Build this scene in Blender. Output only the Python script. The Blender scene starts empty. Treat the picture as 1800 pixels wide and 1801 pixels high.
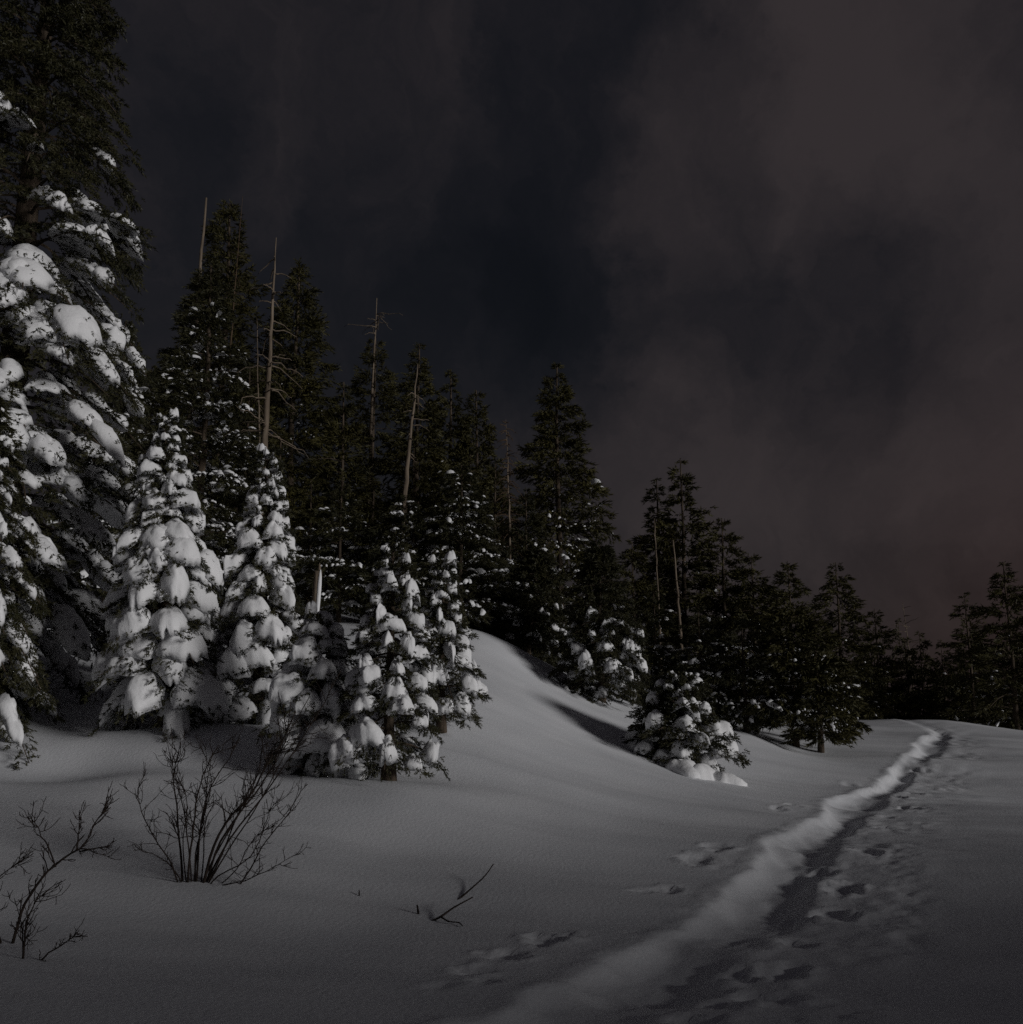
import bpy, math
import numpy as np

rng = np.random.default_rng(11)
S = bpy.context.scene
COL = S.collection
PI = math.pi

# ------------------------------------------------------------------ camera
F = 1500.0                      # focal length in photograph pixels
PITCH = math.radians(8.0)
PY0 = 1079.5                    # row of the optical axis (the photograph is a crop of a taller frame)
EYE = np.array([0.0, 0.0, 1.6])
cam = bpy.data.cameras.new("camera")
cam.sensor_fit = 'HORIZONTAL'
cam.sensor_width = 36.0
cam.lens = 36.0 * F / 1800.0
cam.shift_y = (PY0 - 900.5) / 1800.0
cam.clip_start = 0.1
cam.clip_end = 3000
camo = bpy.data.objects.new("camera", cam)
COL.objects.link(camo)
camo.location = EYE
camo.rotation_euler = (PI / 2 + PITCH, 0, 0)
S.camera = camo

# ------------------------------------------------------------------ sun
SUN_EL = math.radians(9.0)
SUN_AZ = math.radians(-32.0)    # angle of the direction TO the sun from +X
to_sun = np.array([math.cos(SUN_AZ) * math.cos(SUN_EL), math.sin(SUN_AZ) * math.cos(SUN_EL), math.sin(SUN_EL)])
sl = bpy.data.lights.new("low_side_light", 'SUN')  # sun lamp standing in for an unseen artificial light off to the right
sl.energy = 1.32
sl.angle = math.radians(13.0)
sl.color = (1.0, 0.98, 0.97)
so = bpy.data.objects.new("low_side_light", sl)
COL.objects.link(so)
from mathutils import Vector
so.rotation_euler = Vector(-to_sun).to_track_quat('-Z', 'Y').to_euler()

# ------------------------------------------------------------------ view
S.view_settings.view_transform = 'Standard'
S.view_settings.look = 'None'
S.view_settings.exposure = 0.0
S.view_settings.gamma = 1.0
S.view_settings.use_curve_mapping = False
S.cycles.use_denoising = False
S.cycles.max_bounces = 3
S.cycles.diffuse_bounces = 2
S.cycles.caustics_reflective = False
S.cycles.caustics_refractive = False


def pix_dir(px, py):
    xc = (px - 900.0) / F
    yc = (PY0 - py) / F
    return np.array([xc, math.cos(PITCH) - yc * math.sin(PITCH), math.sin(PITCH) + yc * math.cos(PITCH)])


def P(px, py, Y):
    d = pix_dir(px, py)
    return EYE + d * (Y / d[1])


# ------------------------------------------------------------------ night sky
W = bpy.data.worlds.new("World")
S.world = W
W.use_nodes = True
nt = W.node_tree
nt.nodes.clear()


def wn(t, **kw):
    n = nt.nodes.new(t)
    for k, v in kw.items():
        setattr(n, k, v)
    return n


def wl(a, b):
    nt.links.new(a, b)


def wmath(op, a, b=None, c=None):
    n = wn('ShaderNodeMath', operation=op)
    for i, v in enumerate((a, b, c)):
        if v is None:
            continue
        if isinstance(v, (int, float)):
            n.inputs[i].default_value = v
        else:
            wl(v, n.inputs[i])
    return n.outputs[0]


tc = wn('ShaderNodeTexCoord')
dirv = tc.outputs['Generated']
# warp the direction a little so that the cloud edges are ragged
nw = wn('ShaderNodeTexNoise')
nw.inputs['Scale'].default_value = 3.2
nw.inputs['Detail'].default_value = 8.0
nw.inputs['Roughness'].default_value = 0.62
wl(dirv, nw.inputs['Vector'])
sub = wn('ShaderNodeVectorMath', operation='SUBTRACT')
wl(nw.outputs['Color'], sub.inputs[0])
sub.inputs[1].default_value = (0.5, 0.5, 0.5)
scl = wn('ShaderNodeVectorMath', operation='SCALE')
wl(sub.outputs[0], scl.inputs[0])
scl.inputs['Scale'].default_value = 0.36
addw = wn('ShaderNodeVectorMath', operation='ADD')
wl(dirv, addw.inputs[0])
wl(scl.outputs[0], addw.inputs[1])
nrm = wn('ShaderNodeVectorMath', operation='NORMALIZE')
wl(addw.outputs[0], nrm.inputs[0])
wd = nrm.outputs[0]

mp = wn('ShaderNodeMapping')
wl(wd, mp.inputs['Vector'])
mp.inputs['Scale'].default_value = (2.6, 2.2, 1.3)
mp.inputs['Location'].default_value = (0.35, 0.1, 0.2)
n1 = wn('ShaderNodeTexNoise')
n1.inputs['Scale'].default_value = 1.5
n1.inputs['Detail'].default_value = 5.0
n1.inputs['Roughness'].default_value = 0.45
wl(mp.outputs[0], n1.inputs['Vector'])
cloud = wmath('MULTIPLY_ADD', n1.outputs['Fac'], 0.95, 0.055)
n3 = wn('ShaderNodeTexNoise')
n3.inputs['Scale'].default_value = 8.0
n3.inputs['Detail'].default_value = 8.0
n3.inputs['Roughness'].default_value = 0.6
mp3 = wn('ShaderNodeMapping')
wl(wd, mp3.inputs['Vector'])
mp3.inputs['Scale'].default_value = (1.5, 1.3, 0.7)
mp3.inputs['Rotation'].default_value = (0.0, 0.35, 0.0)
wl(mp3.outputs[0], n3.inputs['Vector'])
cloud = wmath('ADD', cloud, wmath('MULTIPLY_ADD', n3.outputs['Fac'], 0.66, -0.33))

# openings and banks of the cloud deck, given as directions in the sky
BLOBS = [  # px, py, radius px, amount
    (920, 490, 230, -0.36), (720, 560, 300, -0.18), (330, 250, 260, -0.08), (1000, 60, 240, -0.14),
    (1480, 380, 150, -0.20), (1540, 620, 190, -0.22), (1350, 560, 150, -0.06), (860, 180, 200, 0.10),
    (760, 300, 150, 0.10), (1150, 330, 170, 0.16), (1650, 230, 340, 0.42), (1330, 760, 240, 0.14),
    (1700, 820, 260, 0.18), (1230, 930, 300, 0.24), (1780, 30, 180, -0.25), (1400, 120, 260, 0.18),
]
for bx, by, br, amt in BLOBS:
    d = pix_dir(bx, by)
    d = d / np.linalg.norm(d)
    ang = br / F * 0.9
    dt = wn('ShaderNodeVectorMath', operation='DOT_PRODUCT')
    wl(wd, dt.inputs[0])
    dt.inputs[1].default_value = tuple(d)
    k = 1.0 / (1.0 - math.cos(ang))
    e = wmath('MULTIPLY_ADD', dt.outputs['Value'], k, -k)      # -(1-cos)/(1-cos ang)
    g = wmath('POWER', 2.71828, e)
    cloud = wmath('MULTIPLY_ADD', g, amt, cloud)
cr = wn('ShaderNodeValToRGB')
cr.color_ramp.interpolation = 'B_SPLINE'
els = cr.color_ramp.elements
els[0].position = 0.0
els[0].color = (0.0032, 0.0037, 0.0056, 1)
els[1].position = 1.0
els[1].color = (0.0340, 0.0275, 0.0290, 1)
e = els.new(0.35); e.color = (0.0062, 0.0066, 0.0092, 1)
e = els.new(0.62); e.color = (0.0145, 0.0127, 0.0150, 1)
wl(cloud, cr.inputs['Fac'])
# the glow of a far town behind the trees low in the north-east
gd = pix_dir(1900, 1090)
gd = gd / np.linalg.norm(gd)
dt = wn('ShaderNodeVectorMath', operation='DOT_PRODUCT')
wl(dirv, dt.inputs[0])
dt.inputs[1].default_value = tuple(gd)
k = 1.0 / (1.0 - math.cos(0.20))
glow = wmath('POWER', 2.71828, wmath('MULTIPLY_ADD', dt.outputs['Value'], k, -k))
gm = wn('ShaderNodeMix', data_type='RGBA', blend_type='ADD')
wl(wmath('MULTIPLY', glow, 1.0), gm.inputs['Factor'])
wl(cr.outputs['Color'], gm.inputs['A'])
gm.inputs['B'].default_value = (0.009, 0.0028, 0.0012, 1)
bg = wn('ShaderNodeBackground')
wl(gm.outputs['Result'], bg.inputs['Color'])
bg.inputs['Strength'].default_value = 1.0
sky = wn('ShaderNodeTexSky', sky_type='NISHITA')
sky.sun_disc = False
sky.sun_elevation = math.radians(0.5)
sky.sun_rotation = PI / 2 - SUN_AZ
bg2 = wn('ShaderNodeBackground')
wl(sky.outputs[0], bg2.inputs['Color'])
bg2.inputs['Strength'].default_value = 0.004
ad = wn('ShaderNodeAddShader')
wl(bg.outputs[0], ad.inputs[0])
wl(bg2.outputs[0], ad.inputs[1])
wo = wn('ShaderNodeOutputWorld')
wl(ad.outputs[0], wo.inputs['Surface'])


# ------------------------------------------------------------------ materials
def principled(name, base, rough=0.7, spec=0.2):
    m = bpy.data.materials.new(name)
    m.use_nodes = True
    b = m.node_tree.nodes['Principled BSDF']
    b.inputs['Base Color'].default_value = (*base, 1)
    b.inputs['Roughness'].default_value = rough
    b.inputs['Specular IOR Level'].default_value = spec
    return m, m.node_tree, b


def noisy(name, c1, c2, scale, rough=0.8, spec=0.15, bump=0.0, bscale=20, stretch=(1, 1, 1), detail=4):
    m, t, b = principled(name, c1, rough, spec)
    co = t.nodes.new('ShaderNodeTexCoord')
    mpn = t.nodes.new('ShaderNodeMapping')
    mpn.inputs['Scale'].default_value = stretch
    t.links.new(co.outputs['Object'], mpn.inputs['Vector'])
    n = t.nodes.new('ShaderNodeTexNoise')
    n.inputs['Scale'].default_value = scale
    n.inputs['Detail'].default_value = detail
    t.links.new(mpn.outputs[0], n.inputs['Vector'])
    r = t.nodes.new('ShaderNodeValToRGB')
    r.color_ramp.elements[0].position = 0.32
    r.color_ramp.elements[1].position = 0.68
    r.color_ramp.elements[0].color = (*c1, 1)
    r.color_ramp.elements[1].color = (*c2, 1)
    t.links.new(n.outputs['Fac'], r.inputs['Fac'])
    t.links.new(r.outputs['Color'], b.inputs['Base Color'])
    if bump:
        n2 = t.nodes.new('ShaderNodeTexNoise')
        n2.inputs['Scale'].default_value = bscale
        n2.inputs['Detail'].default_value = 5
        t.links.new(mpn.outputs[0], n2.inputs['Vector'])
        bp = t.nodes.new('ShaderNodeBump')
        bp.inputs['Strength'].default_value = 1.0
        bp.inputs['Distance'].default_value = bump
        t.links.new(n2.outputs['Fac'], bp.inputs['Height'])
        t.links.new(bp.outputs['Normal'], b.inputs['Normal'])
    return m


M_GROUND = noisy('field_snow', (0.765, 0.78, 0.81), (0.84, 0.85, 0.875), 0.9, 0.75, 0.2, bump=0.006, bscale=22.0)
M_CAP = noisy('bough_snow', (0.84, 0.845, 0.855), (0.90, 0.90, 0.91), 3.0, 0.75, 0.2, bump=0.012, bscale=14.0)
M_NEEDLE = noisy('fir_needles', (0.020, 0.021, 0.009), (0.054, 0.050, 0.020), 2.5, 0.55, 0.3)
M_DARK = noisy('far_needles', (0.026, 0.025, 0.009), (0.086, 0.076, 0.024), 0.8, 0.6, 0.25)
M_BARK = noisy('fir_bark', (0.05, 0.038, 0.028), (0.12, 0.092, 0.068), 5, 0.9, 0.1, bump=0.02, bscale=12, stretch=(3, 3, 0.6))
M_DEAD = noisy('dead_wood', (0.11, 0.085, 0.062), (0.25, 0.20, 0.15), 3, 0.85, 0.15, bump=0.015, bscale=16, stretch=(3, 3, 0.4))
M_TWIGD = noisy('dead_twig', (0.07, 0.048, 0.032), (0.13, 0.09, 0.06), 3, 0.9, 0.1)
M_SHRUB = noisy('willow_bark', (0.016, 0.011, 0.009), (0.040, 0.028, 0.022), 9, 0.8, 0.2)


# ------------------------------------------------------------------ mesh helpers
class MB:
    """collects triangles (with a material slot each) for one mesh object"""

    def __init__(self):
        self.v, self.f, self.m, self.n = [], [], [], 0

    def add(self, v, f, mat=0):
        v = np.asarray(v, float).reshape(-1, 3)
        f = np.asarray(f, np.int64).reshape(-1, 3)
        self.v.append(v)
        self.f.append(f + self.n)
        self.m.append(np.full(len(f), mat, np.int32))
        self.n += len(v)

    def mesh(self, name, mats, smooth=True):
        v = np.concatenate(self.v)
        f = np.concatenate(self.f)
        mi = np.concatenate(self.m)
        me = bpy.data.meshes.new(name)
        me.vertices.add(len(v))
        me.vertices.foreach_set('co', v.astype(np.float32).ravel())
        me.loops.add(len(f) * 3)
        me.loops.foreach_set('vertex_index', f.astype(np.int32).ravel())
        me.polygons.add(len(f))
        me.polygons.foreach_set('loop_start', np.arange(0, len(f) * 3, 3, dtype=np.int32))
        for m in mats:
            me.materials.append(m)
        me.polygons.foreach_set('material_index', mi)
        me.polygons.foreach_set('use_smooth', np.full(len(f), smooth, bool))
        me.update(calc_edges=True)
        return me


def link(name, me, parent=None, loc=None):
    o = bpy.data.objects.new(name, me)
    COL.objects.link(o)
    if loc is not None:
        o.location = loc
    if parent is not None:
        o.parent = parent
    return o


def tag(o, label, cat, group=None, kind=None):
    if label:
        o['label'] = label
    if cat:
        o['category'] = cat
    if group:
        o['group'] = group
    if kind:
        o['kind'] = kind
    return o


def empty(name, loc):
    o = bpy.data.objects.new(name, None)
    o.empty_display_size = 0.2
    COL.objects.link(o)
    o.location = loc
    return o


def tube(pts, rad, ns=6):
    pts = np.asarray(pts, float)
    n = len(pts)
    rad = np.broadcast_to(np.asarray(rad, float), (n,))
    tan = np.gradient(pts, axis=0)
    tan /= np.linalg.norm(tan, axis=1, keepdims=True) + 1e-9
    ref = np.array([0.31, 0.17, 0.05]) if abs(tan[:, 2]).mean() > 0.7 else np.array([0, 0, 1.0])
    a = np.cross(tan, ref)
    a /= np.linalg.norm(a, axis=1, keepdims=True) + 1e-9
    b = np.cross(tan, a)
    th = np.linspace(0, 2 * PI, ns, endpoint=False)
    ring = a[:, None, :] * np.cos(th)[None, :, None] + b[:, None, :] * np.sin(th)[None, :, None]
    v = (pts[:, None, :] + ring * rad[:, None, None]).reshape(-1, 3)
    i = np.arange(n - 1)[:, None] * ns
    j = np.arange(ns)[None, :]
    k = (j + 1) % ns
    q = np.stack([i + j, i + k, i + ns + k, i + ns + j], -1).reshape(-1, 4)
    f = np.concatenate([q[:, [0, 1, 2]], q[:, [0, 2, 3]]])
    # closed ends
    v = np.concatenate([v, pts[[0]], pts[[-1]]])
    c0, c1 = n * ns, n * ns + 1
    jj = np.arange(ns)
    kk = (jj + 1) % ns
    f = np.concatenate([f, np.stack([np.full(ns, c0), kk, jj], 1),
                        np.stack([np.full(ns, c1), (n - 1) * ns + jj, (n - 1) * ns + kk], 1)])
    return v, f


def unit(a):
    return a / (np.linalg.norm(a, axis=-1, keepdims=True) + 1e-9)


# ------------------------------------------------------------------ value noise for shapes
def vnoise(x, y, seed=0):
    xi = np.floor(x).astype(np.int64)
    yi = np.floor(y).astype(np.int64)
    xf = x - xi
    yf = y - yi
    xf = xf * xf * xf * (xf * (xf * 6 - 15) + 10)
    yf = yf * yf * yf * (yf * (yf * 6 - 15) + 10)

    def h(a, b):
        n = (a * 374761393 + b * 668265263 + seed * 362437) & 0xffffffff
        n = ((n ^ (n >> 13)) * 1274126177) & 0xffffffff
        return ((n ^ (n >> 16)) & 0xffff) / 65535.0
    return (h(xi, yi) * (1 - xf) + h(xi + 1, yi) * xf) * (1 - yf) + (h(xi, yi + 1) * (1 - xf) + h(xi + 1, yi + 1) * xf) * yf - 0.5


def fbm(x, y, seed=0, octv=3):
    r = 0
    a = 1.0
    for i in range(octv):
        r = r + a * vnoise(x * 2 ** i, y * 2 ** i, seed + i * 17)
        a *= 0.5
    return r


# ------------------------------------------------------------------ terrain
CP = [  # photograph pixel and distance of points on the snow
    (0, 1801, 5.2), (450, 1801, 5.3), (900, 1801, 5.45), (1350, 1801, 5.5), (1800, 1801, 5.5),
    (0, 1650, 7.6), (300, 1650, 7.7), (600, 1640, 8.0), (900, 1640, 8.0), (1200, 1640, 8.0), (1500, 1640, 8.0), (1800, 1640, 8.0),
    (0, 1520, 10.0), (360, 1545, 9.5), (700, 1510, 10.6), (1000, 1500, 11.0), (1300, 1500, 11.6), (1600, 1500, 12.0), (1800, 1500, 12.2),
    (0, 1421, 12.0), (200, 1408, 12.3), (400, 1400, 12.4), (560, 1388, 12.5), (700, 1388, 12.5), (820, 1400, 12.7),
    (960, 1425, 13.0), (1100, 1440, 13.6), (1300, 1440, 14.6), (1500, 1420, 17.5), (1700, 1400, 20.0), (1800, 1400, 20.5),
    (0, 1340, 14.2), (150, 1315, 14.6), (280, 1278, 15.0), (400, 1268, 15.2), (470, 1280, 15.2),
    (700, 1330, 14.6), (850, 1330, 15.4), (1000, 1350, 16.2), (1100, 1350, 17.5), (1200, 1360, 19.6), (1300, 1365, 21.0),
    (100, 1215, 19.0), (30, 1180, 20.0), (180, 1110, 24.0), (180, 1060, 28.0), (600, 1190, 20.0), (720, 1200, 19.4), (900, 1250, 19.8), (1000, 1290, 20.0),
    (780, 1135, 24.4), (840, 1117, 26.0), (910, 1142, 26.4), (980, 1203, 25.4), (1100, 1272, 23.6), (560, 1100, 26.0),
    (1130, 1232, 30.0), (1210, 1265, 28.5), (1320, 1292, 27.0), (1400, 1325, 26.8), (1480, 1332, 26.5), (1600, 1335, 26.0),
    (1500, 1268, 42.0), (1640, 1267, 42.0), (1560, 1290, 36.0), (1640, 1298, 33.5), (1800, 1290, 38.0), (1720, 1275, 40.5),
    (1700, 1335, 26.5), (1800, 1345, 25.5),
]
cw = [P(*c) for c in CP]
cw += [np.array(p, float) for p in [
    # out of the frame: hill on the left, hollow behind the knoll, flats beyond the crest, ground around the camera
    (-11, 6, 0.5), (-16, 12, 2.0), (-22, 20, 5.0), (-12, 0, 0.3), (-30, 0, 2), (-40, 30, 9), (-20, 35, 9.0), (-8, 36, 7.5), (-2, 36, 5.4),
    (-2.5, 30, 4.9), (3, 30, 3.3), (4, 35, 3.7), (10, 38, 2.6), (-10, 50, 10), (-35, 55, 13), (4, 50, 4.5), (14, 55, 2.0), (30, 55, 1.4), (26, 44, 1.5),
    (45, 60, 1.5), (0, 70, 6.0), (-40, 75, 15), (40, 75, 2.0), (20, 75, 2.0), (8, 5, 0.0), (12, 9, 0.05), (20, 14, 0.3), (30, 25, 0.6), (45, 35, 1.2),
    (4, 1, 0.0), (0, 0, 0.0), (-4, 0, 0.0), (0, -8, 0.0), (-15, -12, 0.2), (50, 10, 0.5), (50, -20, 1.0), (10, -20, 0.6), (-30, -20, 1.0), (20, 0, 0.2), (14, -8, 0.2)]]
cw = np.array(cw)


def tps_k(d2):
    return 0.5 * d2 * np.log(d2 + 1e-9)


def fit_tps(pts, smooth):
    n = len(pts)
    d2 = ((pts[:, None, :2] - pts[None, :, :2]) ** 2).sum(-1)
    K = tps_k(d2) + np.eye(n) * smooth
    Q = np.c_[np.ones(n), pts[:, :2]]
    A = np.block([[K, Q], [Q.T, np.zeros((3, 3))]])
    s = np.linalg.solve(A, np.r_[pts[:, 2], np.zeros(3)])
    return s[:n], s[n:]


TW, TA = fit_tps(cw, 0.35)


def sstep(a):
    a = np.clip(a, 0, 1)
    return a * a * (3 - 2 * a)


def H0(x, y):
    x = np.asarray(x, float)
    y = np.asarray(y, float)
    xc = np.clip(x, -45, 50)
    yc = np.clip(y, -20, 75)
    z = TA[0] + TA[1] * xc + TA[2] * yc
    for (cx, cy, _), w in zip(cw, TW):
        z = z + w * tps_k((xc - cx) ** 2 + (yc - cy) ** 2)
    # hollows behind the two near drifts where the firs stand
    z = z - 0.30 * np.exp(-((y - 13.9 + 0.05 * x) / 0.75) ** 2) * sstep((x + 9.5) / 3) * sstep((1.2 - x) / 3.4)
    z = z - 0.32 * np.exp(-((y - 16.6) / 0.9) ** 2) * sstep((x + 9) / 3) * sstep((-2.4 - x) / 2.6)
    # unseen snow bank, added off to the camera's right to shade the foreground
    q = 0.53 * x + 0.848 * y
    p = 0.848 * x - 0.53 * y
    hb = np.interp(q, [-30, -20, 3, 6, 9, 14, 20, 26], [0, 4.0, 3.85, 3.4, 2.95, 2.3, 1.2, 0.0]) + 0.55 * vnoise(q / 1.3, q * 0, 91) * np.clip((24 - q) / 8, 0, 1)
    z = z + hb * np.exp(-((p - 14.0) / 2.6) ** 2)
    return z



def ground_hit(px, py, Y0=3.0, Y1=60.0):
    """first point of the bare snow seen through a pixel"""
    d = pix_dir(px, py)
    Y = np.geomspace(Y0, Y1, 900)
    t = Y / d[1]
    x, y, z = d[0] * t, Y, EYE[2] + d[2] * t
    below = np.nonzero(z < H0(x, y))[0]
    i = below[0] if len(below) else len(Y) - 1
    return np.array([x[i], y[i]])


# track trodden through the snow (centre line), and loose broken snow beside it
TRACK_PX = [(740, 1840), (900, 1775), (1010, 1720), (1130, 1645), (1250, 1580), (1340, 1520), (1430, 1455), (1500, 1405), (1560, 1365), (1612, 1325), (1640, 1298), (1643, 1284)]
tr = np.array([ground_hit(*p) for p in TRACK_PX])
tr = np.concatenate([tr, tr[-1:] + np.array([[0.3, 4.0]])])
tr[:2] = [[-1.3, 3.9], [-0.25, 5.6]]
# smooth resample
tt = np.arange(len(tr))
ts = np.linspace(0, len(tr) - 1, 160)
trk = np.stack([np.interp(ts, tt, tr[:, 0]), np.interp(ts, tt, tr[:, 1])], 1)
for _ in range(6):
    trk[1:-1] = 0.25 * trk[:-2] + 0.5 * trk[1:-1] + 0.25 * trk[2:]
arc = np.r_[0, np.cumsum(np.linalg.norm(np.diff(trk, axis=0), axis=1))]

PRINTS_PX = [  # px, py, radius m, depth m : snowshoe holes and clods to the right of the track
    (1345, 1735, .26, .13), (1265, 1752, .20, .10), (1375, 1690, .24, .13), (1295, 1690, .20, .08), (1405, 1640, .20, .09), (1462, 1585, .26, .13), (1400, 1590, .18, .08),
    (1475, 1545, .26, .14), (1525, 1500, .27, .13), (1450, 1520, .22, .10), (1490, 1540, .2, .1), (1560, 1455, .24, .10), (1600, 1420, .25, .13), (1580, 1400, .24, .12),
    (1610, 1392, .24, .1), (1622, 1352, .3, .12), (1640, 1335, .3, .12), (1215, 1790, .22, .09), (1330, 1650, .18, .06), (1560, 1435, .2, .1),
    (830, 1695, .20, .09), (890, 1668, .22, .08), (960, 1645, .22, .10), (850, 1722, .14, .07), (1010, 1640, .14, .05), (1175, 1555, .18, .07), (1225, 1510, .26, .10),
    (1260, 1495, .22, .07), (1130, 1560, .15, .06), (1400, 1425, .22, .06), (1490, 1378, .25, .06), (1370, 1430, .2, .06), (770, 1735, .14, .04)]
PR = [(ground_hit(a, b), r * 0.72, dp) for a, b, r, dp in PRINTS_PX]


def H(x, y, fine=True):
    x = np.asarray(x, float)
    y = np.asarray(y, float)
    z = H0(x, y)
    shp = z.shape
    x, y, z = x.ravel(), y.ravel(), z.ravel().copy()
    # long soft wind drifts, drawn out across the slope
    u = 0.95 * x - 0.31 * y
    v = 0.31 * x + 0.95 * y
    z += 0.16 * fbm(u / 6.0, v / 3.2, 3, 2) + 0.08 * fbm(u / 4.5, v / 1.0, 9, 2) + 0.016 * fbm(u / 1.6, v / 0.30, 19, 2)
    near = (y > 2.5) & (y < 46) & (x > -3) & (x < 22)
    idx = np.nonzero(near)[0]
    if len(idx):
        xx, yy = x[idx], y[idx]
        best = np.full(len(idx), 1e9)
        side = np.zeros(len(idx))
        al = np.zeros(len(idx))
        for i in range(0, len(trk) - 1):
            a, b = trk[i], trk[i + 1]
            ab = b - a
            l2 = ab @ ab
            t = np.clip(((xx - a[0]) * ab[0] + (yy - a[1]) * ab[1]) / l2, 0, 1)
            dx, dy = xx - (a[0] + t * ab[0]), yy - (a[1] + t * ab[1])
            dd = dx * dx + dy * dy
            m = dd < best
            best[m] = dd[m]
            side[m] = (ab[0] * dy - ab[1] * dx)[m]      # >0 : left of the track
            al[m] = (arc[i] + t * math.sqrt(l2))[m]
        d = np.sqrt(best) * np.sign(side)
        wob = 0.16 * vnoise(al / 1.6, al * 0, 5) + 0.05 * vnoise(al / 0.27, al * 0 + 3, 6)
        d = d - 1.3 * wob + 0.34 + 0.22 * np.clip((14 - yy) / 6, 0, 1)
        wl_ = 0.34 + 0.05 * np.clip((16 - yy) / 8, 0, 1) + 0.24 * vnoise(al / 1.7, al * 0 + 9, 8)
        floor_ = -(0.14 + 0.03 * np.clip((yy - 8) / 10, 0, 1)) * (1 + 0.8 * vnoise(al / 1.3, al * 0 + 7, 12) + 0.4 * vnoise(al / 0.35, d * 3, 14))
        left = np.where(d > 0, d, 0)
        right = np.where(d < 0, -d, 0)
        edge = 0.06 * vnoise(al / 0.22, al * 0 + 4, 15) + 0.05 * vnoise(al / 0.08, al * 0 + 4, 16)
        prof = np.where(d >= 0, 1 - np.clip(left / (wl_ * 1.55 + edge), 0, 1) ** 3.0, 0.5 * np.exp(-(right / 1.7) ** 2) + 0.5 * (1 - np.clip(right / (wl_ * 0.8 + edge), 0, 1) ** 1.2))
        lip = np.where(d > 0, 0.012, 0.015) * np.exp(-((np.where(d > 0, d - wl_ * 1.55, -d - wl_ * 0.8) - 0.10) / 0.11) ** 2) * (0.7 + 1.6 * vnoise(xx * 4.5, yy * 4.5, 21))
        fade = np.clip((44.5 - yy) / 4, 0, 1)
        crumb = 0.022 * fbm(xx * 5.5, yy * 5.5, 33, 3) * np.exp(-((np.abs(d) - 0.35) / 0.35) ** 2)
        dz = (floor_ * prof + lip + crumb) * fade
        # trampled snow on the right of the track
        bandr = np.exp(-((d + 1.05 + 0.3 * vnoise(al / 2.5, al * 0, 50)) / 0.38) ** 2) * np.clip((vnoise(al / 1.1, al * 0 + 2, 41) + 0.35) * 2.2, 0, 1)
        dz += (0.032 * fbm(xx * 3.8, yy * 3.8, 60, 3) + 0.026 * fbm(xx * 9, yy * 9, 70, 2)) * bandr * fade
        for (c, r, dp) in PR:
            dd = np.sqrt((xx - c[0]) ** 2 + (yy - c[1]) ** 2)
            k = dd < r * 3
            if not k.any():
                continue
            q = dd[k] / r + 0.9 * fbm(xx[k] / r * 1.3, yy[k] / r * 1.3, int(c[0] * 91 + c[1] * 37) % 997, 2)
            dz[k] += -0.45 * dp * np.exp(-np.clip(q, 0, 9) ** 4) + 0.32 * dp * np.exp(-((q - 1.35) / 0.35) ** 2) * (0.5 + 1.4 * vnoise(xx[k] * 7, yy[k] * 7, 77))
        z[idx] += dz
    return z.reshape(shp)


def Hs(x, y):
    return float(H(np.array([x]), np.array([y]))[0])


def axis(breaks):
    out = [np.array([breaks[0][0]])]
    for (a, st), (b, _) in zip(breaks[:-1], breaks[1:]):
        n = max(1, int(round((b - a) / st)))
        out.append(np.linspace(a, b, n + 1)[1:])
    return np.concatenate(out)


def build_terrain():
    xs = axis([(-900, 120), (-60, 2.0), (-30, 0.6), (-14, 0.25), (-3.0, 0.06), (6.0, 0.08), (12, 0.14), (18, 0.3), (30, 1.2), (60, 120), (900, 0)])
    ys = axis([(-300, 60), (-30, 2), (-10, 0.8), (2, 0.10), (5, 0.055), (12, 0.075), (20, 0.14), (30, 0.22), (45, 0.7), (75, 40), (1500, 0)])
    X, Y = np.meshgrid(xs, ys)
    Z = H(X, Y)
    far = np.clip((np.hypot(X, Y - 20) - 60) / 300, 0, 1)
    Z = Z * (1 - far) + (-2.0) * far
    v = np.stack([X, Y, Z], -1).reshape(-1, 3)
    ny, nx = X.shape
    i = np.arange(ny - 1)[:, None] * nx
    j = np.arange(nx - 1)[None, :]
    a = i + j
    q = np.stack([a, a + 1, a + nx + 1, a + nx], -1).reshape(-1, 4)
    f = np.concatenate([q[:, [0, 1, 2]], q[:, [0, 2, 3]]])
    mb = MB()
    mb.add(v, f)
    o = link('snow_ground', mb.mesh('snow_ground', [M_GROUND]))
    tag(o, 'rolling field of fresh snow with a trodden track winding over the crest', 'snow field', kind='structure')
    return o


build_terrain()


# ------------------------------------------------------------------ conifers
def tuft_template(n, ln, wd, fwd, seed):
    r = np.random.default_rng(seed)
    V = []
    for i in range(n):
        t = (i + 0.5) / n
        ph = r.uniform(0, 2 * PI)
        rad = np.array([0, math.cos(ph), math.sin(ph)])
        f = fwd + 0.25 * r.normal()
        d = np.array([math.cos(f), 0, 0]) + math.sin(f) * rad
        side = np.cross(d, rad)
        side = side / (np.linalg.norm(side) + 1e-9)
        roll = r.uniform(0, PI)
        side = side * math.cos(roll) + np.cross(d, side) * math.sin(roll)
        b = np.array([t * 0.95, 0, 0])
        L = ln * r.uniform(0.75, 1.2) * (1.1 - 0.4 * t)
        V += [b - side * wd * 0.5, b + side * wd * 0.5, b + d * L]
    return np.array(V)


TUFT_NEAR = [tuft_template(12, 0.50, 0.15, 0.80, 100 + k) for k in range(4)]
TUFT_FAR = [tuft_template(12, 0.60, 0.14, 0.50, 200 + k) for k in range(4)]


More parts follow.
